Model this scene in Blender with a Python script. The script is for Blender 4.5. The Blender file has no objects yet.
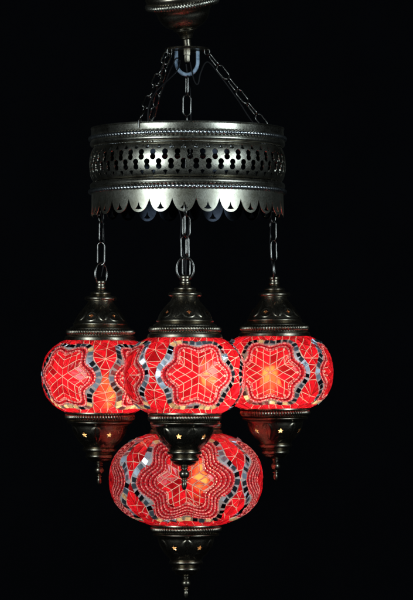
import bpy, bmesh, math, random
import numpy as np
from mathutils import Vector, Matrix
from mathutils.geometry import delaunay_2d_cdt

PI = math.pi
S = 0.0014                 # metres per photograph pixel at the lamp's axis
D = 3100.0                 # camera distance in the same pixels
Z0 = 1.75                  # eye height in metres
CX = 19.0                  # camera offset from the chandelier axis, pixels
sc = bpy.context.scene
col = sc.collection

# ------------------------------------------------------------------ camera, world, lights
cam = bpy.data.cameras.new("camera")
co = bpy.data.objects.new("camera", cam); col.objects.link(co)
co.location = (CX*S, -D*S, Z0); co.rotation_euler = (PI/2, 0, 0)
cam.sensor_fit = 'VERTICAL'; cam.sensor_height = 24.0; cam.sensor_width = 24.0
cam.lens = 24.0*D/600.0
cam.shift_y = (385-300)/600.0
cam.clip_start = 0.05; cam.clip_end = 100
sc.camera = co

w = bpy.data.worlds.new("World"); sc.world = w; w.use_nodes = True
bg = w.node_tree.nodes["Background"]
bg.inputs[0].default_value = (0.55, 0.65, 1.0, 1); bg.inputs[1].default_value = 0.0025

sc.view_settings.view_transform = 'Standard'; sc.view_settings.look = 'None'
sc.view_settings.exposure = 0.0; sc.view_settings.gamma = 1.0
sc.cycles.max_bounces = 8; sc.cycles.transparent_max_bounces = 12
sc.cycles.sample_clamp_indirect = 6.0

def area(name, az, el, dist, sx, sy, power, color, target):
    l = bpy.data.lights.new(name, 'AREA'); l.shape = 'RECTANGLE'; l.size = sx; l.size_y = sy
    l.energy = power; l.color = color
    o = bpy.data.objects.new(name, l); col.objects.link(o)
    a, e = math.radians(az), math.radians(el)
    t = Vector(target)
    o.location = t + Vector((math.sin(a)*math.cos(e), -math.cos(a)*math.cos(e), math.sin(e)))*dist
    o.rotation_euler = (t-o.location).to_track_quat('-Z', 'Y').to_euler()
    return o
area("window_light", -38, 6, 2.3, 0.85, 0.95, 27.0, (0.74, 0.90, 1.0), (0, 0, Z0+0.18))
area("window_light", 47, 8, 2.3, 0.8, 0.95, 24.0, (0.70, 0.88, 1.0), (0, 0, Z0+0.18))

# ------------------------------------------------------------------ helpers
def unproj(px, py, Y):
    s = D/(D+Y)
    return Vector((CX+((px-187.5)-CX)/s, Y, (385-py)/s))
def W(v): return Vector((v[0]*S, v[1]*S, v[2]*S+Z0))

def link(name, me, parent=None, loc=None, rot=None):
    o = bpy.data.objects.new(name, me); col.objects.link(o)
    if parent: o.parent = parent
    if loc is not None: o.location = loc
    if rot is not None: o.rotation_euler = rot
    return o
def empty(name, loc, label, cat, group=None, rot=None):
    o = bpy.data.objects.new(name, None); col.objects.link(o)
    o.location = loc; o.empty_display_size = 0.02
    if rot is not None: o.rotation_euler = rot
    tag(o, label, cat, group); return o
def tag(o, label, cat, group=None):
    o['label'] = label; o['category'] = cat
    if group: o['group'] = group
def to_mesh(bm, name, mats, smooth=35, scale=S):
    if scale != 1: bmesh.ops.scale(bm, vec=(scale,)*3, verts=bm.verts)
    me = bpy.data.meshes.new(name); bm.to_mesh(me); bm.free()
    for m in (mats if isinstance(mats, (list, tuple)) else [mats]): me.materials.append(m)
    if smooth:
        me.shade_smooth(); me.set_sharp_from_angle(angle=math.radians(smooth))
    return me

def lathe(bm, prof, seg=64, mat=0, closed=False, zoff=0.0):
    rings = []
    for r, z in prof:
        if r < 1e-4: rings.append([bm.verts.new((0, 0, z+zoff))]*seg)
        else: rings.append([bm.verts.new((r*math.sin(2*PI*k/seg), -r*math.cos(2*PI*k/seg), z+zoff)) for k in range(seg)])
    n = len(rings)
    for i in range(n if closed else n-1):
        a, b = rings[i], rings[(i+1) % n]
        for k in range(seg):
            vs = [a[k], a[(k+1) % seg], b[(k+1) % seg], b[k]]
            u = []
            for v in vs:
                if v not in u: u.append(v)
            if len(u) >= 3:
                f = bm.faces.new(u); f.material_index = mat
def smoothprof(pts, sub=4):
    """Catmull-Rom through profile points"""
    out = []
    P = [pts[0]]+list(pts)+[pts[-1]]
    for i in range(1, len(P)-2):
        p0, p1, p2, p3 = [np.array(q, float) for q in P[i-1:i+3]]
        for k in range(sub):
            t = k/sub
            out.append(tuple(0.5*((2*p1)+(-p0+p2)*t+(2*p0-5*p1+4*p2-p3)*t*t+(-p0+3*p1-3*p2+p3)*t**3)))
    out.append(tuple(pts[-1])); return out
def bead(r, z, a, b=None, n=8):
    """half round bead on a turned profile, going downwards"""
    b = b or a
    return [(r+a*math.sin(PI*k/n), z+b*math.cos(PI*k/n)) for k in range(n+1)]

def rope_ring(bm, R, z, tr, strands, twist=1.0, depth=0.28, per=6, tn=10, tz=1.0):
    N = strands*per
    rows = []
    for i in range(N):
        th = 2*PI*i/N
        row = []
        for j in range(tn):
            ph = 2*PI*j/tn
            c = 0.5+0.5*math.cos(strands*th + twist*ph)
            rr = tr*(1-depth+depth*math.sqrt(c))
            R2 = R+rr*math.cos(ph)
            row.append(bm.verts.new((R2*math.sin(th), -R2*math.cos(th), z+tz*rr*math.sin(ph))))
        rows.append(row)
    for i in range(N):
        a, b = rows[i], rows[(i+1) % N]
        for j in range(tn):
            bm.faces.new((a[j], b[j], b[(j+1) % tn], a[(j+1) % tn]))

def tube(bm, pts, r, n=8, closed=False):
    pts = [Vector(p) for p in pts]
    m = len(pts); rings = []
    up = None
    for i in range(m):
        if closed: t = pts[(i+1) % m]-pts[i-1]
        else: t = pts[min(i+1, m-1)]-pts[max(i-1, 0)]
        t.normalize()
        if up is None:
            up = t.orthogonal().normalized()
        up = (up - t*up.dot(t)).normalized()
        s = t.cross(up)
        rr = r(i/(m-1)) if callable(r) else r
        rings.append([bm.verts.new(pts[i]+(up*math.cos(2*PI*k/n)+s*math.sin(2*PI*k/n))*rr) for k in range(n)])
    for i in range(m if closed else m-1):
        a, b = rings[i], rings[(i+1) % m]
        off = 0
        if closed and i == m-1:
            off = min(range(n), key=lambda q: (a[0].co-b[q].co).length)
        for k in range(n):
            bm.faces.new((a[k], a[(k+1) % n], b[(k+1+off) % n], b[(k+off) % n]))
    if not closed:
        bm.faces.new(rings[0][::-1]); bm.faces.new(rings[-1])

# ------------------------------------------------------------------ materials
def nt(name):
    m = bpy.data.materials.new(name); m.use_nodes = True
    t = m.node_tree; t.nodes.clear()
    out = t.nodes.new("ShaderNodeOutputMaterial")
    return m, t, out
def N(t, typ, **kw):
    n = t.nodes.new(typ)
    for k, v in kw.items(): setattr(n, k, v)
    return n
def noise(t, scale, detail=4, rough=0.6):
    tc = N(t, "ShaderNodeTexCoord"); n = N(t, "ShaderNodeTexNoise")
    n.inputs["Scale"].default_value = scale; n.inputs["Detail"].default_value = detail; n.inputs["Roughness"].default_value = rough
    t.links.new(tc.outputs["Object"], n.inputs["Vector"]); return n
def ramp(t, fac, stops):
    r = N(t, "ShaderNodeValToRGB")
    e = r.color_ramp.elements
    while len(e) < len(stops): e.new(0.5)
    for q, (p, c) in zip(e, stops): q.position = p; q.color = (*c, 1)
    t.links.new(fac, r.inputs[0]); return r
def metal(name, c0, c1, r0, r1, bump=0.15, sc1=40, sc2=700):
    m, t, out = nt(name)
    p = N(t, "ShaderNodeBsdfPrincipled"); p.inputs["Metallic"].default_value = 1
    n1 = noise(t, sc1, 6, 0.65); n2 = noise(t, sc2, 3, 0.6)
    cr = ramp(t, n1.outputs["Fac"], [(0.35, c0), (0.65, c1)])
    t.links.new(cr.outputs[0], p.inputs["Base Color"])
    mr = N(t, "ShaderNodeMapRange"); mr.inputs[1].default_value = 0.3; mr.inputs[2].default_value = 0.7
    mr.inputs[3].default_value = r0; mr.inputs[4].default_value = r1
    t.links.new(n2.outputs["Fac"], mr.inputs[0]); t.links.new(mr.outputs[0], p.inputs["Roughness"])
    b = N(t, "ShaderNodeBump"); b.inputs["Strength"].default_value = bump; b.inputs["Distance"].default_value = 0.0006
    mx = N(t, "ShaderNodeMath", operation='ADD'); t.links.new(n1.outputs["Fac"], mx.inputs[0]); t.links.new(n2.outputs["Fac"], mx.inputs[1])
    t.links.new(mx.outputs[0], b.inputs["Height"]); t.links.new(b.outputs[0], p.inputs["Normal"])
    t.links.new(p.outputs[0], out.inputs[0])
    return m
M_PEWTER = metal("antiqued_pewter", (0.21, 0.185, 0.14), (0.62, 0.57, 0.46), 0.24, 0.40, 0.10, 34)
M_SKIRT = metal("worn_pale_pewter", (0.38, 0.34, 0.25), (0.66, 0.61, 0.49), 0.30, 0.44, 0.10)
M_INSIDE = metal("inside_painted_shade", (0.006, 0.007, 0.009), (0.015, 0.017, 0.022), 0.14, 0.24, 0.04)  # the hoop's unlit inner side: its shade is put into the colour
M_ROPE = metal("worn_rope_metal", (0.40, 0.40, 0.39), (0.80, 0.80, 0.78), 0.24, 0.36, 0.08)
M_BRONZE = metal("dark_bronze", (0.17, 0.142, 0.105), (0.40, 0.34, 0.25), 0.24, 0.38, 0.05)
M_LINER = metal("raw_brass_inside", (0.75, 0.55, 0.28), (0.9, 0.7, 0.4), 0.5, 0.6, 0.05)
M_CAPIN = metal("tarnished_inside", (0.20, 0.10, 0.06), (0.3, 0.16, 0.09), 0.5, 0.6, 0.05)
M_CHAIN = metal("chain_steel", (0.11, 0.10, 0.09), (0.28, 0.26, 0.23), 0.22, 0.34, 0.06)
def zinc():
    m, t, out = nt("zinc_plate"); p = N(t, "ShaderNodeBsdfPrincipled")
    n1 = noise(t, 90, 5, 0.6); r = ramp(t, n1.outputs["Fac"], [(0.38, (0.20, 0.27, 0.36)), (0.62, (0.55, 0.67, 0.80))])
    t.links.new(r.outputs[0], p.inputs["Base Color"]); p.inputs["Metallic"].default_value = 0.35; p.inputs["Roughness"].default_value = 0.38
    t.links.new(p.outputs[0], out.inputs[0]); return m
M_ZINC = zinc()

def glass_mat(name, trans, refr, w_refr, gloss_rough, var=0.25, rough_refr=0.36):
    m, t, out = nt(name)
    geo = N(t, "ShaderNodeNewGeometry")
    hsv = N(t, "ShaderNodeHueSaturation"); hsv.inputs["Color"].default_value = (*trans, 1)
    mr = N(t, "ShaderNodeMapRange"); mr.inputs[3].default_value = 1-var; mr.inputs[4].default_value = 1+var*0.4
    t.links.new(geo.outputs["Random Per Island"], mr.inputs[0])
    nz = noise(t, 170, 4, 0.65)
    mr2 = N(t, "ShaderNodeMapRange"); mr2.inputs[1].default_value = 0.3; mr2.inputs[2].default_value = 0.7; mr2.inputs[3].default_value = 0.58; mr2.inputs[4].default_value = 1.15
    t.links.new(nz.outputs["Fac"], mr2.inputs[0])
    mu = N(t, "ShaderNodeMath", operation='MULTIPLY'); t.links.new(mr.outputs[0], mu.inputs[0]); t.links.new(mr2.outputs[0], mu.inputs[1])
    t.links.new(mu.outputs[0], hsv.inputs["Value"])
    tr = N(t, "ShaderNodeBsdfTranslucent"); t.links.new(hsv.outputs[0], tr.inputs[0])
    rf = N(t, "ShaderNodeBsdfRefraction"); rf.inputs["Color"].default_value = (*refr, 1)
    rf.inputs["Roughness"].default_value = rough_refr; rf.inputs["IOR"].default_value = 1.3
    bp = N(t, "ShaderNodeBump"); bp.inputs["Strength"].default_value = 0.35; bp.inputs["Distance"].default_value = 0.0008
    t.links.new(nz.outputs["Fac"], bp.inputs["Height"])
    t.links.new(bp.outputs[0], rf.inputs["Normal"])
    m1 = N(t, "ShaderNodeMixShader")
    wn = N(t, "ShaderNodeTexWhiteNoise", noise_dimensions='1D'); t.links.new(geo.outputs["Random Per Island"], wn.inputs["W"])
    pw = N(t, "ShaderNodeMath", operation='POWER'); t.links.new(wn.outputs["Value"], pw.inputs[0]); pw.inputs[1].default_value = 2.5
    wm = N(t, "ShaderNodeMapRange"); wm.inputs[3].default_value = w_refr*0.45; wm.inputs[4].default_value = w_refr*3.0
    t.links.new(pw.outputs[0], wm.inputs[0]); t.links.new(wm.outputs[0], m1.inputs[0])
    t.links.new(tr.outputs[0], m1.inputs[1]); t.links.new(rf.outputs[0], m1.inputs[2])
    gl = N(t, "ShaderNodeBsdfGlossy"); gl.inputs["Roughness"].default_value = gloss_rough
    t.links.new(bp.outputs[0], gl.inputs["Normal"])
    fr = N(t, "ShaderNodeFresnel"); fr.inputs["IOR"].default_value = 1.5
    m2 = N(t, "ShaderNodeMixShader"); t.links.new(fr.outputs[0], m2.inputs[0])
    t.links.new(m1.outputs[0], m2.inputs[1]); t.links.new(gl.outputs[0], m2.inputs[2])
    t.links.new(m2.outputs[0], out.inputs[0])
    return m
M_RED = glass_mat("red_glass", (0.88, 0.014, 0.038), (0.95, 0.26, 0.07), 0.019, 0.12, 0.52)
M_PINK = glass_mat("pink_bead_glass", (0.98, 0.36, 0.48), (0.95, 0.6, 0.5), 0.05, 0.2, 0.45)
M_DEEP = glass_mat("deep_red_bead_glass", (0.46, 0.009, 0.03), (0.8, 0.1, 0.08), 0.05, 0.2, 0.5)

M_CREAM = glass_mat("cream_lit_glass", (0.98, 0.80, 0.52), (0.95, 0.85, 0.6), 0.22, 0.15, 0.4)  # cream colour stands in for mirror and grout pieces lit from inside
def grout_mat(name, d0, d1, t0, t1, wt, shine=0.0):
    m, t, out = nt(name)
    nz = noise(t, 420, 4, 0.7)
    c = ramp(t, nz.outputs["Fac"], [(0.3, d0), (0.7, d1)])
    di = N(t, "ShaderNodeBsdfDiffuse"); t.links.new(c.outputs[0], di.inputs[0])
    c2 = ramp(t, nz.outputs["Fac"], [(0.3, t0), (0.75, t1)])
    tr = N(t, "ShaderNodeBsdfTranslucent"); t.links.new(c2.outputs[0], tr.inputs[0])
    b = N(t, "ShaderNodeBump"); b.inputs["Strength"].default_value = 0.4; b.inputs["Distance"].default_value = 0.0006
    t.links.new(nz.outputs["Fac"], b.inputs["Height"]); t.links.new(b.outputs[0], di.inputs["Normal"])
    mx = N(t, "ShaderNodeMixShader"); mx.inputs[0].default_value = wt
    t.links.new(di.outputs[0], mx.inputs[1]); t.links.new(tr.outputs[0], mx.inputs[2])
    if shine:                             # silvered grout line
        gl = N(t, "ShaderNodeBsdfGlossy"); gl.inputs["Roughness"].default_value = 0.42; gl.inputs["Color"].default_value = (0.8, 0.88, 1.0, 1)
        t.links.new(b.outputs[0], gl.inputs["Normal"])
        m3 = N(t, "ShaderNodeMixShader"); m3.inputs[0].default_value = shine
        t.links.new(mx.outputs[0], m3.inputs[1]); t.links.new(gl.outputs[0], m3.inputs[2]); mx = m3
    t.links.new(mx.outputs[0], out.inputs[0]); return m
M_GROUT = grout_mat("pale_grout", (0.60, 0.64, 0.70), (0.84, 0.88, 0.95), (0.34, 0.28, 0.24), (0.90, 0.76, 0.62), 0.32, 0.28)
M_GROUTP = grout_mat("red_lit_grout", (0.50, 0.34, 0.38), (0.75, 0.56, 0.62), (0.75, 0.36, 0.37), (1.0, 0.74, 0.70), 0.68)  # pale grout with the red glow of neighbouring glass put into its colour
M_GROUTR = grout_mat("red_grout", (0.16, 0.02, 0.03), (0.26, 0.04, 0.06), (0.5, 0.008, 0.022), (0.8, 0.02, 0.05), 0.72)
def mirror_mat():
    m, t, out = nt("mirror_glass")
    p = N(t, "ShaderNodeBsdfPrincipled"); p.inputs["Metallic"].default_value = 1
    p.inputs["Base Color"].default_value = (0.72, 0.80, 0.88, 1)
    nz = noise(t, 300, 2, 0.5)
    b = N(t, "ShaderNodeBump"); b.inputs["Strength"].default_value = 0.12; b.inputs["Distance"].default_value = 0.0006
    t.links.new(nz.outputs["Fac"], b.inputs["Height"]); t.links.new(b.outputs[0], p.inputs["Normal"])
    geo = N(t, "ShaderNodeNewGeometry")
    mr = N(t, "ShaderNodeMapRange"); mr.inputs[3].default_value = 0.10; mr.inputs[4].default_value = 0.55
    t.links.new(geo.outputs["Random Per Island"], mr.inputs[0]); t.links.new(mr.outputs[0], p.inputs["Roughness"])
    t.links.new(p.outputs[0], out.inputs[0]); return m
M_MIRROR = mirror_mat()
def emit_mat(name, color, strength):
    m, t, out = nt(name)
    e = N(t, "ShaderNodeEmission"); e.inputs[0].default_value = (*color, 1); e.inputs[1].default_value = strength
    t.links.new(e.outputs[0], out.inputs[0]); return m
M_BULB = emit_mat("lit_bulb", (1.0, 0.80, 0.52), 62.0)
def plain(name, c, rough, sheen=0):
    m, t, out = nt(name)
    p = N(t, "ShaderNodeBsdfPrincipled"); nz = noise(t, 8, 6, 0.6)
    r = ramp(t, nz.outputs["Fac"], [(0.3, tuple(x*0.7 for x in c)), (0.7, c)])
    t.links.new(r.outputs[0], p.inputs["Base Color"]); p.inputs["Roughness"].default_value = rough
    p.inputs["Specular IOR Level"].default_value = 0.1
    t.links.new(p.outputs[0], out.inputs[0]); return m
M_CABLE = plain("black_cable", (0.02, 0.018, 0.018), 0.45)
M_BACK = plain("black_backdrop", (0.003, 0.003, 0.004), 1.0)

# ------------------------------------------------------------------ setting: the dark backdrop
bm = bmesh.new()
xs = [-3+6*i/24 for i in range(25)]
prev = None
for z in (-2.0, 0.0, 2.0, 4.5):
    row = [bm.verts.new((x, 1.6-0.10*x*x+0.015*math.sin(7*x+z), z)) for x in xs]
    if prev:
        for i in range(24): bm.faces.new((prev[i], prev[i+1], row[i+1], row[i]))
    prev = row
o = link("backdrop", to_mesh(bm, "backdrop", M_BACK, 80, 1)); o['kind'] = 'structure'

# ------------------------------------------------------------------ perforated sheet strips
def sheet_mesh(name, mats, outline, holes, grid, mapf, thick, seam):
    """a thin pierced sheet wrapped round the hoop, with true thickness and smooth normals"""
    verts = [Vector(p) for p in outline]; faces = [list(range(len(outline)))]
    for h in holes:
        b = len(verts); verts += [Vector(p) for p in h]; faces.append(list(range(b, len(verts))))
    verts += [Vector(p) for p in grid]
    vo, eo, fo, ov, oe, of = delaunay_2d_cdt(verts, [], faces, 0, 1e-5, True)
    tri = [list(f) for f, src in zip(fo, of) if 0 in src and len(src) == 1]
    rim = {}
    for f in tri:
        for i in range(3):
            e = (f[i], f[(i+1) % 3]); rim[e] = rim.get(e, 0)+1
    rim = [e for e in rim if (e[1], e[0]) not in rim]
    def at(i):
        x, v = vo[i].x, vo[i].y; h = 0.05
        p = Vector(mapf(x, v)); dx = Vector(mapf(x+h, v))-Vector(mapf(x-h, v)); dv = Vector(mapf(x, v+h))-Vector(mapf(x, v-h))
        return p, dx.cross(dv).normalized()
    V, F, LN, MI = [], [], [], []
    P = [at(i) for i in range(len(vo))]; n = len(vo)
    V = [p for p, q in P]+[p-q*thick for p, q in P]
    for f in tri:
        F.append(f); LN += [P[i][1] for i in f]; MI.append(0)
        g = [i+n for i in f[::-1]]; F.append(g); LN += [-P[i-n][1] for i in g]; MI.append(1)
    for a, b in rim:
        if abs(vo[a].x-vo[b].x) < 1e-6 and (vo[a].x < 1e-3 or vo[a].x > seam-1e-3): continue
        q = [a, a+n, b+n, b]; F.append(q)
        nn = (V[b]-V[a]).cross(P[a][1]).normalized(); LN += [nn]*4; MI.append(0)
    me = bpy.data.meshes.new(name); me.from_pydata([v*S for v in V], [], F)
    me.shade_smooth(); me.normals_split_custom_set(LN)
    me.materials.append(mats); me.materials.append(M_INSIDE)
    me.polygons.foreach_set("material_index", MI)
    return me

def dogbone(cx, cy, r, d, nw, n=9):
    y0 = math.sqrt(max(r*r-nw*nw, 0)); a0 = math.asin(nw/r)
    pts = []
    for k in range(n+1):     # upper circle, from right neck round to left neck
        a = -PI/2+a0+(2*PI-2*a0)*k/n
        pts.append((cx+r*math.cos(a), cy+d+r*math.sin(a)))
    for k in range(n+1):
        a = PI/2+a0+(2*PI-2*a0)*k/n
        pts.append((cx+r*math.cos(a), cy-d+r*math.sin(a)))
    return pts

# ------------------------------------------------------------------ the chandelier ring
ring = empty("chandelier_ring", W((0, 0, 170.5)),
             "pewter metal hoop with pierced band and scalloped skirt, above the red globes", "chandelier ring")
ZB = 170.5
def rz(z): return z-ZB
RS = 97.0
# top band (plain collar) and its folded lips
bm = bmesh.new()
lathe(bm, [(95.6, rz(247.5)), (96.4, rz(249)), (96.0, rz(252)), (96.0, rz(254.5)), (96.9, rz(255.6)), (96.6, rz(256.4)), (95.4, rz(256.4)), (94.6, rz(255)), (94.6, rz(248))], 192, closed=True)
link("collar", to_mesh(bm, "collar", M_PEWTER), ring)
def ledge(za, zb):
    bm = bmesh.new()
    p = smoothprof([(95.2, za), (96.6, za-0.6), (97.6, (za+zb)/2), (96.6, zb+0.8), (94.0, zb)], 4)
    p += [(92.4, zb+0.5), (92.4, za-0.2)]
    lathe(bm, p, 192, closed=True)
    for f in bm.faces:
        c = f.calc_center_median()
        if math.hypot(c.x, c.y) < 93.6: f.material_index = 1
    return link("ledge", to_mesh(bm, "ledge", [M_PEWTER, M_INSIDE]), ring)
ledge(rz(243.6), rz(237.4)); ledge(rz(201.6), rz(195.2))
for z in (245.6, 192.9):
    bm = bmesh.new(); rope_ring(bm, 96.9, rz(z), 2.6, 150, 2, 0.48)
    link("rope_trim", to_mesh(bm, "rope_trim", M_ROPE, 60), ring)
# pierced band
NB = 50; RB = 95.0; WB = 2*PI*RB; pitch = WB/NB
def bandmap(x, v):
    r = 91.6+6.7*math.sqrt(max(0.0, 1-(v/18.2)**2))
    th = x/RB
    return (r*math.sin(th), -r*math.cos(th), rz(219.5)+v)
outl = [(WB*i/400, -17.0) for i in range(401)]+[(WB, v) for v in (-14, -10.5, -7, -3.5, 0, 3.5, 7, 10.5, 14)]+[(WB*i/400, 17.0) for i in range(400, -1, -1)]+[(0, v) for v in (14, 10.5, 7, 3.5, 0, -3.5, -7, -10.5, -14)]
holes = []
for k in range(NB):
    xa, xb = (k+0.255)*pitch, (k+0.745)*pitch
    holes.append(dogbone(xa, 4.7, 2.92, 2.45, 1.9)); holes.append(dogbone(xb, -4.7, 2.92, 2.45, 1.9))
    holes.append([(xb-2.3, 11.0), (xb, 10.3), (xb+2.3, 11.0), (xb, 15.4)])
    holes.append([(xa-2.3, -11.0), (xa, -15.4), (xa+2.3, -11.0), (xa, -10.3)])
grid = [(WB*(i+0.5)/400, v) for i in range(400) for v in (-13.5, -10, 10, 13.5)]
def inhole(x, v):
    for k in (int(x/pitch),):
        for cx in (pitch*(k+0.26),):
            if abs(x-cx) < 2.8 and v < -9.5: return True
        for cx in (pitch*(k+0.76),):
            if abs(x-cx) < 2.8 and v > 9.5: return True
    return False
grid = [g for g in grid if not inhole(*g)]
link("pierced_band", sheet_mesh("pierced_band", M_PEWTER, outl, holes, grid, bandmap, 1.0, WB), ring)
# scalloped skirt
NL = 26; WS = 2*PI*RS; lp = WS/NL
TH0 = math.radians(-1.6)-PI/NL
def skirtmap(x, z):
    th = x/RS+TH0
    r = 95.6+0.9*max(0, (192-z))/20.0
    return (r*math.sin(th), -r*math.cos(th), rz(z))
def lobe(a):
    # round tongue, then a narrow pointed notch
    if a < 0.8: return 0.52*(1-math.sqrt(1-(a/0.86)**2))/(1-math.sqrt(1-(0.8/0.86)**2))
    return 0.52+0.48*((a-0.8)/0.2)**1.35
bot = []
for i in range(NL*24+1):
    u = (i/24.0) % 1.0-0.5
    if i == NL*24: u = -0.5
    a = abs(2*u)
    bot.append((lp*i/24, 168.3+13.6*lobe(a)))
top = [(WS*i/260, 192.0) for i in range(260, -1, -1)]
zz = bot[0][1]
outl = bot+[(WS, 188.5)]+top+[(0, 188.5)]
holes = []
for k in range(NL):
    c = (k+0.5)*lp
    holes.append([(c-4.0, 171.5), (c, 170.8), (c+4.0, 171.5), (c+2.0, 173.4), (c+0.9, 175.4), (c, 178.6), (c-0.9, 175.4), (c-2.0, 173.4)])
grid = [(WS*(i+0.5)/260, z) for i in range(260) for z in (189.5, 186.8)]
link("scalloped_skirt", sheet_mesh("scalloped_skirt", M_SKIRT, outl, holes, grid, skirtmap, 0.8, WS), ring)

# ------------------------------------------------------------------ ceiling canopy and hanger
piv = unproj(187, 43, 0)
can = empty("ceiling_canopy", W(piv), "dark bronze bell shaped ceiling canopy with roped rim, hanging tilted at the very top", "ceiling canopy", rot=(math.radians(12), math.radians(-7), 0))
prof = [(0, 62), (20, 61), (33, 56), (36, 48), (35.5, 44), (33.5, 37.2), (29, 34.2), (26.6, 31), (25.5, 27), (23, 22), (18.5, 17.5), (13.5, 15.2)]
bm = bmesh.new(); lathe(bm, smoothprof(prof, 4)+bead(9.6, 13.6, 2.4, 1.5)+smoothprof([(9.4, 11.6), (7.5, 9), (6.6, 6.5)], 4)+bead(5.0, 5.6, 1.6, 1.0)+[(4.2, 3.8), (4.0, -3)], 96)
link("bell", to_mesh(bm, "bell", M_BRONZE), can)
bm = bmesh.new(); rope_ring(bm, 34.6, 39.5, 3.0, 76, 2, 0.42, tz=1.25)
link("rope_trim", to_mesh(bm, "rope_trim", M_PEWTER, 60), can)

pl = unproj(187, 49, 0)
hang = empty("hanger_plate", W(pl), "round dark hanger plate with a pale steel shackle bolted under it, below the canopy", "hanger")
bm = bmesh.new()
lathe(bm, [(0, 1.2), (12, 1.4), (20, 1.2), (21.8, 0.6), (22.2, -0.4), (21.6, -1.4), (20, -1.6), (10, -1.2), (0, -1.2)], 72)
link("disc", to_mesh(bm, "disc", M_BRONZE), hang)
# shackle: a bent flat strip
bm = bmesh.new()
path = [(-10.7, -2.2)]+[(-10.7, -2.2-11*k/4) for k in range(1, 5)]+[(-10.7*math.cos(a), -13.2-12.6*math.sin(a)) for a in [PI*k/20 for k in range(1, 20)]]+[(10.7, -13.2+11*k/4) for k in range(0, 5)]
rows = []
for i, (x, z) in enumerate(path):
    a = Vector(path[max(i-1, 0)]); b = Vector(path[min(i+1, len(path)-1)])
    t = (b-a).normalized(); n = Vector((-t.y, t.x))
    hw = 1.75
    rows.append([bm.verts.new((x+n.x*s*hw, yy, z+n.y*s*hw)) for s, yy in ((-1, -2.6), (-0.55, -3.3), (0.55, -3.3), (1, -2.6), (1, 2.6), (0.55, 3.3), (-0.55, 3.3), (-1, 2.6))])
for a, b in zip(rows, rows[1:]):
    for k in range(8): bm.faces.new((a[k], a[(k+1) % 8], b[(k+1) % 8], b[k]))
bm.faces.new(rows[0]); bm.faces.new(rows[-1][::-1])
bmesh.ops.recalc_face_normals(bm, faces=bm.faces)
link("shackle", to_mesh(bm, "shackle", M_ZINC, 30), hang)
bm = bmesh.new()
lathe(bm, [(0, -1), (3.6, -1), (3.6, -6), (3.0, -6.6), (3.0, -12), (2.4, -13.4), (0, -13.4)], 6)
link("bolt", to_mesh(bm, "bolt", M_BRONZE), hang)
for ang in (-60, -120, 88):
    a = math.radians(ang)
    bm = bmesh.new()
    c = Vector((20.0*math.sin(a), -20.0*math.cos(a), -2.6)); e = Vector((math.sin(a), -math.cos(a), 0))
    tube(bm, [c+e*(2.6*math.cos(t))+Vector((0, 0, 3.4*math.sin(t))) for t in [2*PI*k/16 for k in range(16)]], 0.65, 8, True)
    link("eyelet", to_mesh(bm, "eyelet", M_CHAIN, 60), hang)

# ------------------------------------------------------------------ chains
def link_mesh(L, wd, wr, name="link"):
    bm = bmesh.new(); r = wd/2-wr; h = L/2-wr-r
    pts = [(r*math.cos(a), 0, h+r*math.sin(a)) for a in [PI*k/8 for k in range(9)]]
    pts += [(-r, 0, h*0.33), (-r*0.98, 0, -h*0.33)]
    pts += [(r*math.cos(a), 0, -h+r*math.sin(a)) for a in [PI+PI*k/8 for k in range(9)]]
    pts += [(r, 0, -h*0.33), (r*0.98, 0, h*0.33)]
    tube(bm, pts, wr, 8, True)
    return to_mesh(bm, name, M_CHAIN, 60)
LINKS = {}
def chain(name, A, B, label, group, n, roll=0.0, sag=0.0):
    A, B = Vector(A), Vector(B)
    root = empty(name, W(B), label, "chain", group)
    d = B-A; L = d.length; p = L/n
    wr = 0.92
    key = round(p, 2)
    if key not in LINKS: LINKS[key] = link_mesh(p+2*wr+0.5, 9.4, wr)
    rnd = random.Random(name+label)
    for i in range(n):
        t = (i+0.5)/n
        c = A+d*t + Vector((0, 0, -sag*4*t*(1-t)))
        dd = (d+Vector((0, 0, -sag*4*(1-2*t)))).normalized()
        q = dd.to_track_quat('-Z', 'Y').to_matrix().to_4x4()
        # keep a consistent roll about the chain direction
        m = q @ Matrix.Rotation(math.radians(roll+90*(i % 2)+rnd.uniform(-12, 12)), 4, 'Z')
        o = link("link", LINKS[key], root)
        m.translation = (c-B)*S
        o.matrix_basis = m
    return root
SUSP = "chains holding up the metal hoop"
def plate_pt(ang):
    a = math.radians(ang); return pl+Vector((21.6*math.sin(a), -21.6*math.cos(a), -5.0))
def ring_pt(ang, R, z):
    a = math.radians(ang); return Vector((R*math.sin(a), -R*math.cos(a), z))
def hook(name, bmfun, parent): pass
e1, e2, e3 = ring_pt(-29, 94.2, 259.2), ring_pt(-150, 89.0, 246.5), ring_pt(88, 88.6, 245.5)
chain("suspension_chain", plate_pt(-60), e1, "steel chain from hanger plate to the hoop's front left rim", SUSP, 6, 35)
chain("suspension_chain", plate_pt(-120), e2, "steel chain from hanger plate to the back left of the hoop, close behind another chain", SUSP, 7, 20)
chain("suspension_chain", plate_pt(88), e3, "steel chain slanting from hanger plate to the right side of the hoop", SUSP, 7, 30)
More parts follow.
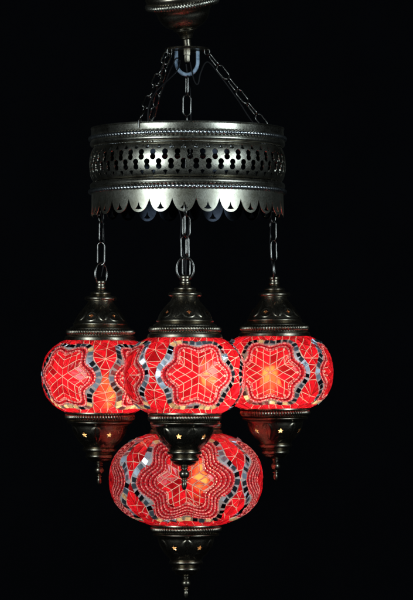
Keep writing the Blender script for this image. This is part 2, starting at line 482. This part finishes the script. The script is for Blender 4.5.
for e, ang in ((e1, -29), (e2, -150), (e3, 88)):
    a = math.radians(ang); er = Vector((math.sin(a), -math.cos(a), 0)); bm = bmesh.new()
    base = ring_pt(ang, 95.4, 256.4)-Vector((0, 0, ZB))
    if ang == -29:                        # a wire hook bent over the rim
        hk = [base+er*x+Vector((0, 0, z)) for x, z in ((2.1, -6), (2.2, -3), (2.1, 0.4), (1.0, 3.0), (-0.8, 3.9), (-2.4, 2.4), (-2.9, -1), (-2.9, -6))]
    else:                                 # an eye on the inside wall
        p0 = ring_pt(ang, 92.6, 240.5)-Vector((0, 0, ZB))
        hk = [p0+er*x+Vector((0, 0, z)) for x, z in ((0.6, -1), (-1.5, -0.8), (-4.4, 0.6), (-5.4, 3.2), (-4.2, 5.8), (-1.6, 6.6), (0.6, 6.6))]
    tube(bm, hk, 0.8, 8)
    link("hook", to_mesh(bm, "hook", M_CHAIN, 60), ring)

# ------------------------------------------------------------------ mosaic globes
def make_profile(R, H, n, rcut):
    t = np.linspace(-PI/2, PI/2, 6001)
    r = R*np.abs(np.cos(t))**(2/n); z = H*np.sign(np.sin(t))*np.abs(np.sin(t))**(2/n)
    keep = r >= rcut
    r, z = r[keep], z[keep]
    s = np.concatenate([[0], np.cumsum(np.hypot(np.diff(r), np.diff(z)))]); s -= np.interp(0, z, s)
    return r, z, s
def inset(poly, g):
    n = len(poly); P = [Vector(p) for p in poly]
    A = sum(P[i].x*P[(i+1) % n].y-P[(i+1) % n].x*P[i].y for i in range(n))/2
    sg = 1 if A > 0 else -1
    out = []
    for i in range(n):
        e0 = (P[i]-P[i-1]); e1 = (P[(i+1) % n]-P[i])
        if e0.length < 1e-6 or e1.length < 1e-6: out.append(P[i]); continue
        e0.normalize(); e1.normalize()
        n0 = Vector((-e0.y, e0.x))*sg; n1 = Vector((-e1.y, e1.x))*sg
        b = n0+n1
        if b.length < 1e-3: b = n0
        b = b/max(b.length_squared, 0.35)*2
        out.append(P[i]+b*g)
    A2 = sum(out[i].x*out[(i+1) % n].y-out[(i+1) % n].x*out[i].y for i in range(n))/2
    return out, A2*sg
GROUT, RED, MIR, PINK, DEEP, GROUTP, GROUTR, CREAM = range(8)

def mosaic_globe(R, H, nexp, rcut, seed, r_star, rows, row_step, r_mir, mir, amp, fill_gap, ysq=1.0, lat=3):
    rnd = random.Random(seed)
    pr, pz, ps = make_profile(R, H, nexp, rcut)
    smin, smax = ps[0], ps[-1]
    rof = lambda s: float(np.interp(s, ps, pr))
    def surf(X, s, h):
        th = X/R; r = float(np.interp(s, ps, pr)); z = float(np.interp(s, ps, pz))
        r2 = float(np.interp(s+0.4, ps, pr)); z2 = float(np.interp(s+0.4, ps, pz))
        r1 = float(np.interp(s-0.4, ps, pr)); z1 = float(np.interp(s-0.4, ps, pz))
        tr, tz = r2-r1, z2-z1; l = math.hypot(tr, tz) or 1
        nr, nz = tz/l, -tr/l
        r += nr*h; z += nz*h
        return (r*math.sin(th), -r*math.cos(th), z)
    NF = 4; half = PI*R
    centers = [-PI+PI/4+k*PI/2 for k in range(NF)]
    tiles = []      # (loop in (X,s), material, height, top inset)
    def wavy(ph, r0, a): return r0*(1+a*math.cos(6*ph))
    def loc(c, x, y):
        s = y*ysq
        s_ = min(max(s, smin), smax)
        return (R*(c+x/rof(s_)), s)
    def ok(loop): return all(smin+0.6 < p[1] < smax-0.6 and abs(p[0]) < half-0.4 for p in loop)
    def add(loop, mat, h, ti):
        if ok(loop): tiles.append((loop, mat, h, ti))
    r_out = r_mir+mir/2+0.3
    aout = amp*0.62
    for ci, c in enumerate(centers):
        rot = rnd.uniform(-0.05, 0.05)
        # star of rhombi
        nodes = {}
        for sec in range(6):
            p1 = PI/6+sec*PI/3+rot; p2 = p1+PI/3
            e1 = Vector((math.cos(p1), math.sin(p1))); e2 = Vector((math.cos(p2), math.sin(p2)))
            def pt(a, b):
                m = max(a, b)/lat
                if m < 1e-6: return Vector((0, 0))
                d = e1*a+e2*b; ph = math.atan2(d.y, d.x)-rot
                rw = wavy(ph, r_star, amp*1.15)
                unit = r_star*(1-amp*1.15)/lat
                wq = m**3
                mixv = (1-wq)*d.length*unit+wq*rw
                return d.normalized()*mixv
            for i in range(lat):
                for j in range(lat):
                    q = [(i, j), (i+1, j), (i+1, j+1), (i, j+1)]
                    loop = []
                    for k in range(4):
                        (a0, b0), (a1, b1) = q[k], q[(k+1) % 4]
                        for u in range(3): loop.append(pt(a0+(a1-a0)*u/3, b0+(b1-b0)*u/3))
                    parts = [loop]
                    if rnd.random() < 0.08: parts = [loop[0:7], loop[6:]+loop[:1]]
                    for lp_ in parts:
                        l2, A = inset([(p.x, p.y) for p in lp_], 0.32)
                        if A > 1.2: add([loc(c, p.x, p.y) for p in l2], RED, 0.7, 0.3)
        # bead rows
        r = r_star+row_step*0.85
        for mt in rows:
            a = amp*(1-0.06*rows.index(mt))
            N_ = 720; P = []
            for k in range(N_+1):
                ph = 2*PI*k/N_; rr = wavy(ph, r, a); P.append(Vector((rr*math.cos(ph+rot), rr*math.sin(ph+rot))))
            Ls = [0]
            for k in range(N_): Ls.append(Ls[-1]+(P[k+1]-P[k]).length)
            bl = row_step*1.35 if mt == PINK else row_step*1.6
            nb = int(Ls[-1]/bl)
            ph0 = rnd.random()
            for b in range(nb):
                d = (b+ph0)*Ls[-1]/nb % Ls[-1]
                k = int(np.searchsorted(Ls, d))-1; k = max(0, min(k, N_-1))
                t = (P[k+1]-P[k]).normalized(); nn = Vector((-t.y, t.x)); cc = P[k]
                hl, hw = Ls[-1]/nb*0.45*rnd.uniform(0.88, 1.04), (row_step*0.36 if mt == PINK else row_step*0.42)
                lp_ = [cc+t*(hl*x)+nn*(hw*y) for x, y in ((1, .45), (.6, 1), (-.6, 1), (-1, .45), (-1, -.45), (-.6, -1), (.6, -1), (1, -.45))]
                add([loc(c, p.x, p.y) for p in lp_], mt, 0.75, 0.22)
            r += row_step
        # mirrors
        N_ = 720; P = []
        for k in range(N_+1):
            ph = 2*PI*k/N_; rr = wavy(ph, r_mir, aout); P.append(Vector((rr*math.cos(ph+rot), rr*math.sin(ph+rot))))
        Ls = [0]
        for k in range(N_): Ls.append(Ls[-1]+(P[k+1]-P[k]).length)
        nb = int(Ls[-1]/(mir*1.17))
        for b in range(nb):
            d = (b+0.5+rnd.uniform(-.08, .08))*Ls[-1]/nb
            k = max(0, min(int(np.searchsorted(Ls, d))-1, N_-1))
            t = (P[k+1]-P[k]).normalized(); nn = Vector((-t.y, t.x)); cc = P[k]
            hl, hw = mir*0.48*rnd.uniform(0.84, 1.08), mir*0.50*rnd.uniform(0.9, 1.05); ta = rnd.uniform(-.12, .12)
            t = Vector((t.x*math.cos(ta)-t.y*math.sin(ta), t.x*math.sin(ta)+t.y*math.cos(ta))); nn = Vector((-t.y, t.x))
            lp_ = [cc+t*(hl*x*rnd.uniform(.9, 1.05))+nn*(hw*y*rnd.uniform(.9, 1.05)) for x, y in ((1, 1), (-1, 1), (-1, -1), (1, -1))]
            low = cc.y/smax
            mt = CREAM if rnd.random() < (0.65 if low < -0.55 else 0.12 if low > 0.6 else 0.02) else MIR  # low pieces mostly turned cream, painting in the lit lower rim
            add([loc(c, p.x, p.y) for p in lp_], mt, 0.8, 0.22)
    def zone(X, s):
        for c in centers:
            for w_ in (-2*PI, 0, 2*PI):
                x = (X/R-c-w_)*rof(s); y = s/ysq; d = math.hypot(x, y); ph = math.atan2(y, x)
                if d < wavy(ph, r_star+0.1, amp): return GROUTP
                if d < wavy(ph, r_bead, amp): return GROUTR
                if d < wavy(ph, r_out+0.3, aout): return GROUT
        return GROUTP
    r_bead = r_star+row_step*(len(rows)+0.45)
    # triangles between the flowers
    def inside(X, s, extra=0.0):
        for c in centers:
            for w_ in (-2*PI, 0, 2*PI):
                x = (X/R-c-w_)*rof(s); y = s/ysq
                if math.hypot(x, y) < wavy(math.atan2(y, x), r_out+extra, aout): return True
        return False
    pts = []
    def far(p, d): return all((p[0]-q[0])**2+(p[1]-q[1])**2 > d*d for q in pts)
    for c in centers:
        nn = 34
        for k in range(nn):
            ph = 2*PI*(k+rnd.uniform(-.2, .2))/nn; rr = wavy(ph, r_out+0.25, aout)
            X, s = loc(c, rr*math.cos(ph), rr*math.sin(ph))
            if smin+2.5 < s < smax-2.5 and abs(X) < half-1 and not inside(X, s, -0.2) and far((X, s), 4.5): pts.append((X, s))
    for e in (smin+0.7, smax-0.7):
        X = -half+0.5
        while X < half-0.5: pts.append((X, e)); X += rnd.uniform(8, 15)
        pts.append((half-0.5, e))
    for k in range(1, 12):
        s = smin+(smax-smin)*k/12
        for X in (-half+0.5, half-0.5): pts.append((X, s))
    for _ in range(5000):
        p = (rnd.uniform(-half+2, half-2), rnd.uniform(smin+3, smax-3))
        if not inside(*p, 1.0) and far(p, 8.2): pts.append(p)
    vo, eo, fo, *_ = delaunay_2d_cdt([Vector(p) for p in pts], [], [], 0, 1e-6, False)
    for f in fo:
        P = [vo[i] for i in f]
        cx = sum(P, Vector((0, 0)))/3
        if inside(cx.x, cx.y, 0.2) or any(inside(*((P[i]+P[(i+1) % 3])/2*0.94+cx*0.06), -1.6) for i in range(3)): continue
        l2, A = inset([(p.x, p.y) for p in P], fill_gap)
        if A < 3.0: continue
        # every corner must still be inside the triangle
        loop = []
        for k in range(3):
            for u in range(3): loop.append(tuple(l2[k].lerp(l2[(k+1) % 3], u/3)))
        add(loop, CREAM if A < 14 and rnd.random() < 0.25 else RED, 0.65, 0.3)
    # planar triangulation: what no tile covers is grout
    verts, faces = [], []
    for loop, *_ in tiles:
        b = len(verts); verts += [Vector(p) for p in loop]; faces.append(list(range(b, len(verts))))
    b = len(verts); nb = 120
    border = [(-half+2*half*i/nb, smin) for i in range(nb+1)]+[(half, smin+(smax-smin)*k/14) for k in range(1, 14)]+[(half-2*half*i/nb, smax) for i in range(nb+1)]+[(-half, smax-(smax-smin)*k/14) for k in range(1, 14)]
    verts += [Vector(p) for p in border]
    vo, eo, fo, ov, oe, of = delaunay_2d_cdt(verts, [], faces, 0, 1e-5, True)
    bm = bmesh.new(); vm = {}
    for f, src in zip(fo, of):
        if src: continue
        vs = []
        for i in f:
            if i not in vm: vm[i] = bm.verts.new(surf(vo[i].x, vo[i].y, 0.0))
            vs.append(vm[i])
        q = (vo[f[0]]+vo[f[1]]+vo[f[2]])/3
        ff = bm.faces.new(vs); ff.material_index = zone(q.x, q.y); ff.smooth = True
    for loop, mat, h, ti in tiles:
        top, A = inset(loop, ti)
        if A < 0.05: top = [Vector(p) for p in loop]
        mx = sum(p[0] for p in loop)/len(loop); my = sum(p[1] for p in loop)/len(loop)
        k = 0.15 if mat == MIR else 0.028
        tx, ty = rnd.gauss(0, k), rnd.gauss(0, k)
        lo = [bm.verts.new(surf(p[0], p[1], 0.0)) for p in loop]
        hi = [bm.verts.new(surf(p[0], p[1], h+tx*(p[0]-mx)+ty*(p[1]-my))) for p in top]
        n = len(lo)
        sgn = sum(loop[i][0]*loop[(i+1) % n][1]-loop[(i+1) % n][0]*loop[i][1] for i in range(n))
        for i in range(n):
            q = (lo[i], lo[(i+1) % n], hi[(i+1) % n], hi[i])
            f = bm.faces.new(q if sgn > 0 else q[::-1]); f.material_index = mat
        if mat in (PINK, DEEP):
            cv = bm.verts.new(surf(mx, my, h+0.25))
            for i in range(n):
                q = (hi[i], hi[(i+1) % n], cv)
                f = bm.faces.new(q if sgn > 0 else q[::-1]); f.material_index = mat; f.smooth = True
        else:
            f = bm.faces.new(hi if sgn > 0 else hi[::-1]); f.material_index = mat
    bmesh.ops.scale(bm, vec=(S,)*3, verts=bm.verts)
    me = bpy.data.meshes.new("globe"); bm.to_mesh(me); bm.free()
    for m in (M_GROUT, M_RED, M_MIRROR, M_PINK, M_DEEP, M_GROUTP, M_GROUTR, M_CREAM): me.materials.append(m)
    return me, float(pz[-1])

# ------------------------------------------------------------------ lamp metalwork (z measured from the globe's rim)
def star_poly(r, r2, n=5, rot=PI/2):
    return [((r if k % 2 == 0 else r2)*math.cos(rot+PI*k/n), (r if k % 2 == 0 else r2)*math.sin(rot+PI*k/n)) for k in range(2*n)]
def cut_stars(me, zc, rc, slope, size, count, az0, pts=5):
    """cut star shaped holes through a turned wall"""
    ob = bpy.data.objects.new("tmp", me); col.objects.link(ob)
    bm = bmesh.new()
    for k in range(count):
        a = 2*PI*k/count+az0
        er = Vector((math.sin(a), -math.cos(a), 0)); et = Vector((math.cos(a), math.sin(a), 0))
        nrm = (er*math.cos(slope)+Vector((0, 0, math.sin(slope)))).normalized(); up = nrm.cross(et)
        c = er*rc+Vector((0, 0, zc))
        A, B = [], []
        for x, y in star_poly(size, size*0.46, pts):
            p = c+et*x+up*y
            A.append(bm.verts.new((p-nrm*5)*S)); B.append(bm.verts.new((p+nrm*5)*S))
        n = len(A)
        bm.faces.new(A[::-1]); bm.faces.new(B)
        for i in range(n): bm.faces.new((A[i], A[(i+1) % n], B[(i+1) % n], B[i]))
    bmesh.ops.recalc_face_normals(bm, faces=bm.faces)
    cme = bpy.data.meshes.new("cut"); bm.to_mesh(cme); bm.free()
    cob = bpy.data.objects.new("cut", cme); col.objects.link(cob)
    md = ob.modifiers.new("b", 'BOOLEAN'); md.object = cob; md.operation = 'DIFFERENCE'; md.solver = 'EXACT'
    dg = bpy.context.evaluated_depsgraph_get(); dg.update()
    new = bpy.data.meshes.new_from_object(ob.evaluated_get(dg))
    bpy.data.objects.remove(ob); bpy.data.objects.remove(cob); bpy.data.meshes.remove(cme)
    new.shade_smooth(); new.set_sharp_from_angle(angle=math.radians(35))
    return new

def wall(bm, outer, thick, seg=96, inner_mat=1, emboss=None):
    """closed turned wall: outer profile (top to bottom or so) with an inner skin"""
    inner = [(max(r-thick, 0.6), z) for r, z in outer][::-1]
    seq = outer+inner
    n0 = len(outer)
    rings = []
    for i, (r, z) in enumerate(seq):
        row = []
        for k in range(seg):
            th = 2*PI*k/seg; q = r+(emboss(th, z) if emboss and i < n0 else 0)
            row.append(bm.verts.new((q*math.sin(th), -q*math.cos(th), z)))
        rings.append(row)
    n = len(rings)
    for i in range(n):
        a, b = rings[i], rings[(i+1) % n]
        for k in range(seg):
            f = bm.faces.new((a[k], a[(k+1) % seg], b[(k+1) % seg], b[k]))
            f.material_index = inner_mat if n0 <= i < n-1 else 0
    bmesh.ops.recalc_face_normals(bm, faces=bm.faces)

def leaf(u, v, wd):
    # raised leaf with a mid rib: u across (radians), v 0..1 along
    if not 0 < v < 1: return 0.0
    w_ = wd*math.sin(PI*v**0.8)**0.8
    a = abs(u)/max(w_, 1e-4)
    if a >= 1: return 0.0
    return min(1.0, (1-a)*2.6)-0.55*max(0.0, 1-a*5)
def emb_cap(th, z):
    e = 0.0
    for k in range(6):
        c = math.radians(8+30+60*k); u = (th-c+PI) % (2*PI)-PI
        e += 0.75*leaf(u, (z-19.5)/15.5, 0.24)
        c = math.radians(8+60*k); u = (th-c+PI) % (2*PI)-PI
        d = math.hypot(u*22, (z-24.2)*1.15)
        e += 0.55*max(0.0, 1-abs(d-5.0)/1.3)
        e += 0.5*leaf(u, (z-30)/7.0, 0.17)
    return e
def emb_cup(th, z):
    e = 0.0
    for k in range(6):
        c = math.radians(30+60*k); u = (th-c+PI) % (2*PI)-PI
        e += 0.7*leaf(u, (-14.0-z)/17.0, 0.23)
        c = math.radians(60*k); u = (th-c+PI) % (2*PI)-PI
        e += 0.5*leaf(u, (-27.5-z)/6.0, 0.2)
    return e
# cap: zero at the globe's upper edge
CAP = [(36.2, -0.4), (36.4, 0.8), (35.6, 3.2), (33.2, 4.4)]
CAP2 = smoothprof([(31.2, 11.2), (30.6, 12.4), (28.6, 13.4)], 3)+bead(27.0, 16.2, 0.9, -1.0)+smoothprof([(26.4, 18.2), (25.3, 20.4), (22.6, 25), (18.6, 30.2), (15.2, 34.2), (13.6, 36.8), (12.8, 38.4)], 7)
CAP3 = [(12.4, 39.4), (14.6, 39.9)]+bead(14.6, 42.0, 1.7, -2.0)+[(13.0, 44.2), (10.4, 45.2)]+bead(9.4, 47.2, 1.2, -1.3)+[(8.0, 48.8), (5.8, 49.6), (5.3, 50.6)]+bead(4.7, 53.2, 0.9, -1.8)+[(4.6, 55.4)]+bead(4.7, 58.4, 0.8, -1.7)+[(4.0, 60.6), (2.0, 61.2)]
bm = bmesh.new(); wall(bm, CAP+CAP2+CAP3, 1.3, 216, 1, emb_cap)
me = to_mesh(bm, "cap", [M_BRONZE, M_CAPIN], 35)
CAP_ME = cut_stars(me, 24.2, 22.6, math.radians(38), 2.9, 6, math.radians(8), 4); CAP_ME.name = "cap"
bm = bmesh.new(); rope_ring(bm, 32.6, 7.9, 3.0, 74, 1, 0.40, tz=1.1)
CAPROPE = to_mesh(bm, "rope_trim", M_BRONZE, 60)
# cup: zero at the globe's lower edge, going down
CUP = [(33.4, 0.6), (35.6, 0.3), (35.8, -1.0), (34.0, -1.9), (33.2, -2.4), (32.6, -7.0)]+[(32.4, -8.0), (33.0, -8.6)]+bead(32.0, -10.0, 1.3, 1.2)+smoothprof([(31.2, -11.6), (29.0, -12.6), (28.2, -14), (27.4, -17.5), (25.6, -22.3), (21.6, -28.2), (17.6, -32.4), (16.2, -34.4)], 7)+bead(15.4, -37.8, 1.6, 2.0)+[(14.2, -40.6), (13.4, -41.6)]+bead(12.6, -44.4, 1.5, 2.0)+smoothprof([(12.2, -46.8), (10.6, -49), (7.4, -50.6), (4.0, -51.4)], 3)
bm = bmesh.new(); wall(bm, CUP, 1.4, 216, 1, emb_cup)
me = to_mesh(bm, "cup", [M_BRONZE, M_LINER], 35)
CUP_ME = cut_stars(me, -22.3, 25.2, math.radians(-28), 3.4, 6, 0.0, 5); CUP_ME.name = "cup"
bm = bmesh.new(); rope_ring(bm, 33.2, -4.6, 2.9, 74, 1, 0.42, tz=1.15)
CUPROPE = to_mesh(bm, "rope_trim", M_BRONZE, 60)
bm = bmesh.new()
lathe(bm, [(0, -50.5), (3.8, -50.8), (3.6, -52.2)]+bead(2.6, -53.2, 1.2, 0.9)+smoothprof([(2.6, -54.4), (3.6, -55.4), (5.0, -58), (4.4, -61.2), (2.5, -63.2)], 4)+bead(2.0, -65.0, 1.2, 1.0)+smoothprof([(2.0, -66.2), (2.7, -68.4), (2.3, -71.5), (1.2, -73.6), (0.0, -74.2)], 4), 32)
FIN_ME = to_mesh(bm, "finial", M_BRONZE, 50)
TIP = 74.2
# hanging loop: an eye of round bar, pinched into the collar
bm = bmesh.new()
lp_pts = []
for k in range(41):
    a = -PI/2+0.42+(2*PI-0.84)*k/40
    x, z = 8.4*math.cos(a), 11.6*math.sin(a)
    if z < -3: x *= 1-0.20*((-z-3)/8.6)**1.5
    lp_pts.append((x, 0, z+66.6))
tube(bm, lp_pts, 1.35, 10)
LOOP_ME = to_mesh(bm, "hanging_loop", M_CHAIN, 60)
LOOPTOP = 66.6+11.6

# bulb: a frosted golf ball shape with its holder
bm = bmesh.new()
lathe(bm, smoothprof([(0.01, -6.4), (3.4, -5.6), (5.8, -3), (6.4, 0), (6, 4), (5.2, 8.5), (5, 13)], 4)+[(0.01, 13.2)], 24)
BULB_ME = to_mesh(bm, "bulb", M_BULB, 80)
bm = bmesh.new()
lathe(bm, [(0.01, 36), (7, 36), (7.5, 24), (7, 14), (5.2, 13.4), (0.01, 13.4)], 24)
HOLD_ME = to_mesh(bm, "lamp_holder", M_CABLE, 40)

def lamp(px, py, Y, globe, label, glob_rot, cup_rot, cap_rot, loop_rot, bulb_off, tilt=(0, 0)):
    globe_me, H = globe
    H += 0.1
    c = unproj(px, py, Y)                 # globe centre
    base = c-Vector((0, 0, H+TIP))        # finial tip
    root = empty("mosaic_lamp", W(base), label, "hanging lamp", "red mosaic globe lamps of the chandelier")
    R_ = Matrix.Rotation(math.radians(tilt[1]), 4, 'Y') @ Matrix.Rotation(math.radians(tilt[0]), 4, 'X')
    arm = Vector((0, 0, 2*H+TIP+LOOPTOP))
    root.rotation_euler = R_.to_euler(); root.location = W(base+arm-(R_ @ arm))   # hangs from its loop
    zc = (H+TIP)*S; zt = (2*H+TIP)*S; zb = TIP*S
    link("globe", globe_me, root, (0, 0, zc), (0, 0, math.radians(glob_rot)))
    cp = link("cap", CAP_ME, root, (0, 0, zt), (0, 0, math.radians(cap_rot)))
    link("rope_trim", CAPROPE, cp)
    link("hanging_loop", LOOP_ME, root, (0, 0, zt), (0, 0, math.radians(loop_rot)))
    cu = link("cup", CUP_ME, root, (0, 0, zb), (0, 0, math.radians(cup_rot)))
    link("rope_trim", CUPROPE, cu)
    link("finial", FIN_ME, root, (0, 0, zb))
    bx, by, bz = bulb_off
    b = link("bulb", BULB_ME, root, (bx*S, by*S, zc+bz*S))
    link("lamp_holder", HOLD_ME, b)
    return c, c+Vector((0, 0, H+LOOPTOP))

SM = dict(R=58.6, H=41.2, nexp=2.45, rcut=33.4, r_star=25.4, rows=[PINK, DEEP, PINK], row_step=2.35, r_mir=36.6, mir=5.3, amp=0.125, fill_gap=0.34)
G = [mosaic_globe(seed=s, **SM) for s in (3, 11, 27)]
GB = mosaic_globe(R=76.4, H=48.6, nexp=2.35, rcut=33.4, seed=41, r_star=25.0, rows=[PINK, DEEP, PINK, DEEP, PINK, DEEP, PINK, DEEP, PINK], row_step=2.25, r_mir=50.5, mir=6.2, amp=0.15, fill_gap=0.34)

# a flower sits at -135, -45, 45, 135 degrees of the mesh: turn so that one faces the wanted azimuth
cL, tL = lamp(101, 376.2, 41, G[0], "red mosaic globe lamp hanging at the left, its flower facing left", -38+45, -36+1, -30, 48, (5, 0, -12), (0.8, 0.5))
cF, tF = lamp(185.3, 375.6, -96, G[1], "red mosaic globe lamp hanging in front, its pendant tip overlapping the lowest globe", 13.7+45, -12, 2, 4, (19, -6, -3), (-0.5, 0.25))
cR, tR = lamp(274, 372.2, 41, G[2], "red mosaic globe lamp hanging at the right, a little higher than the left one", -6+45, 11, 28, 86, (-4, 0, -8), (0.6, -0.45))
cB, tB = lamp(186.0, 479, 0, GB, "largest red mosaic globe lamp, lowest, with several rows of beads round each flower", 0+45, -27, 0, 30, (10, -4, -2))

# ------------------------------------------------------------------ chains of the lamps
LC = "chains carrying the mosaic lamps"
def lamp_chain(top_ang, tp, label, n, roll):
    a = math.radians(top_ang)
    A = Vector((95.8*math.sin(a), -95.8*math.cos(a), 172.4))
    base = Vector((A.x, A.y, 172.4-ZB)); er = Vector((math.sin(a), -math.cos(a), 0))
    bm = bmesh.new()                      # wire ring through the pierced tongue of the skirt
    tube(bm, [base+er*(0.6+2.6*math.cos(t))+Vector((0, 0, -2.2+5.4*math.sin(t))) for t in [2*PI*k/20 for k in range(20)]], 0.75, 8, True)
    link("hook", to_mesh(bm, "hook", M_CHAIN, 60), ring)
    A = Vector((tp.x*0.25+A.x*0.75, tp.y*0.25+A.y*0.75, 166.4))
    return chain("lamp_chain", A, tp+Vector((0, 0, -2.0)), label, LC, n, roll)
lamp_chain(-114.5, tL, "short steel chain carrying the mosaic lamp at the left of the hoop", 2, 40)
lamp_chain(-1.6, tF, "short steel chain carrying the front mosaic lamp", 2, 8)
lamp_chain(116, tR, "short steel chain carrying the mosaic lamp at the right of the hoop", 2, 85)
chain("lamp_chain", unproj(187, 77, 0)+Vector((0, 0, 2)), tB+Vector((0, 0, -2.0)), "long steel chain from the shackle down through the hoop's middle to the lowest lamp", LC, 14, 5)

# ------------------------------------------------------------------ thin cables threaded along the chains
def cable(pts, label, r=0.7):
    P = [Vector(p) for p in pts]; out = []
    Q = [P[0]]+P+[P[-1]]
    for i in range(1, len(Q)-2):
        p0, p1, p2, p3 = Q[i-1:i+3]
        for k in range(10):
            t = k/10
            out.append(0.5*((2*p1)+(p2-p0)*t+(2*p0-5*p1+4*p2-p3)*t*t+(3*p1-p0-3*p2+p3)*t**3))
    out.append(P[-1])
    b = out[-1]
    bm = bmesh.new(); tube(bm, [q-b for q in out], r, 8)
    o = link("cable", to_mesh(bm, "cable", M_CABLE, 60), None, W(b))
    tag(o, label, "cable", "thin black cables beside the chains")
cable([unproj(190, 62, -2), unproj(194, 80, -6), unproj(198, 84, -8), unproj(201, 72, -6), unproj(208, 62, 0), unproj(222, 78, 0), unproj(238, 100, 0), unproj(252, 121, 0), ring_pt(80, 90, 235), ring_pt(112, 93, 215), ring_pt(114, 94, 190), tR+Vector((-4, 0, 20)), tR+Vector((-3, 0, 2)), tR+Vector((0, 0, -14))],
      "thin black cable running beside the right chain to the lamp at the right")
cable([unproj(178, 58, -6), unproj(172, 66, -10), e2+Vector((6, -4, 20)), e2+Vector((2, -4, -8)), ring_pt(-112, 92, 200), tL+Vector((3, 0, 30)), tL+Vector((2.5, 0, 0)), tL+Vector((0, 0, -14))],
      "thin black cable running beside the left chains to the lamp at the left")
cable([unproj(180, 60, -6), unproj(176, 72, -10), e1+Vector((10, 4, 18)), ring_pt(-22, 92, 240), ring_pt(-8, 92, 200), unproj(173, 196, -92), unproj(181, 217, -95), unproj(180.5, 240, -96), tF+Vector((-1, 0, 0)), tF+Vector((0, 0, -14))],
      "thin black cable dropping past the scalloped skirt to the front lamp")
cable([unproj(186, 64, -2), unproj(188.5, 84, -1), unproj(190.5, 100, 0), Vector((3, 0, 200)), Vector((-2, 0, 100)), tB+Vector((1, 0, 0)), tB+Vector((0, 0, -14))],
      "thin black cable threaded down the middle chain to the lowest lamp")
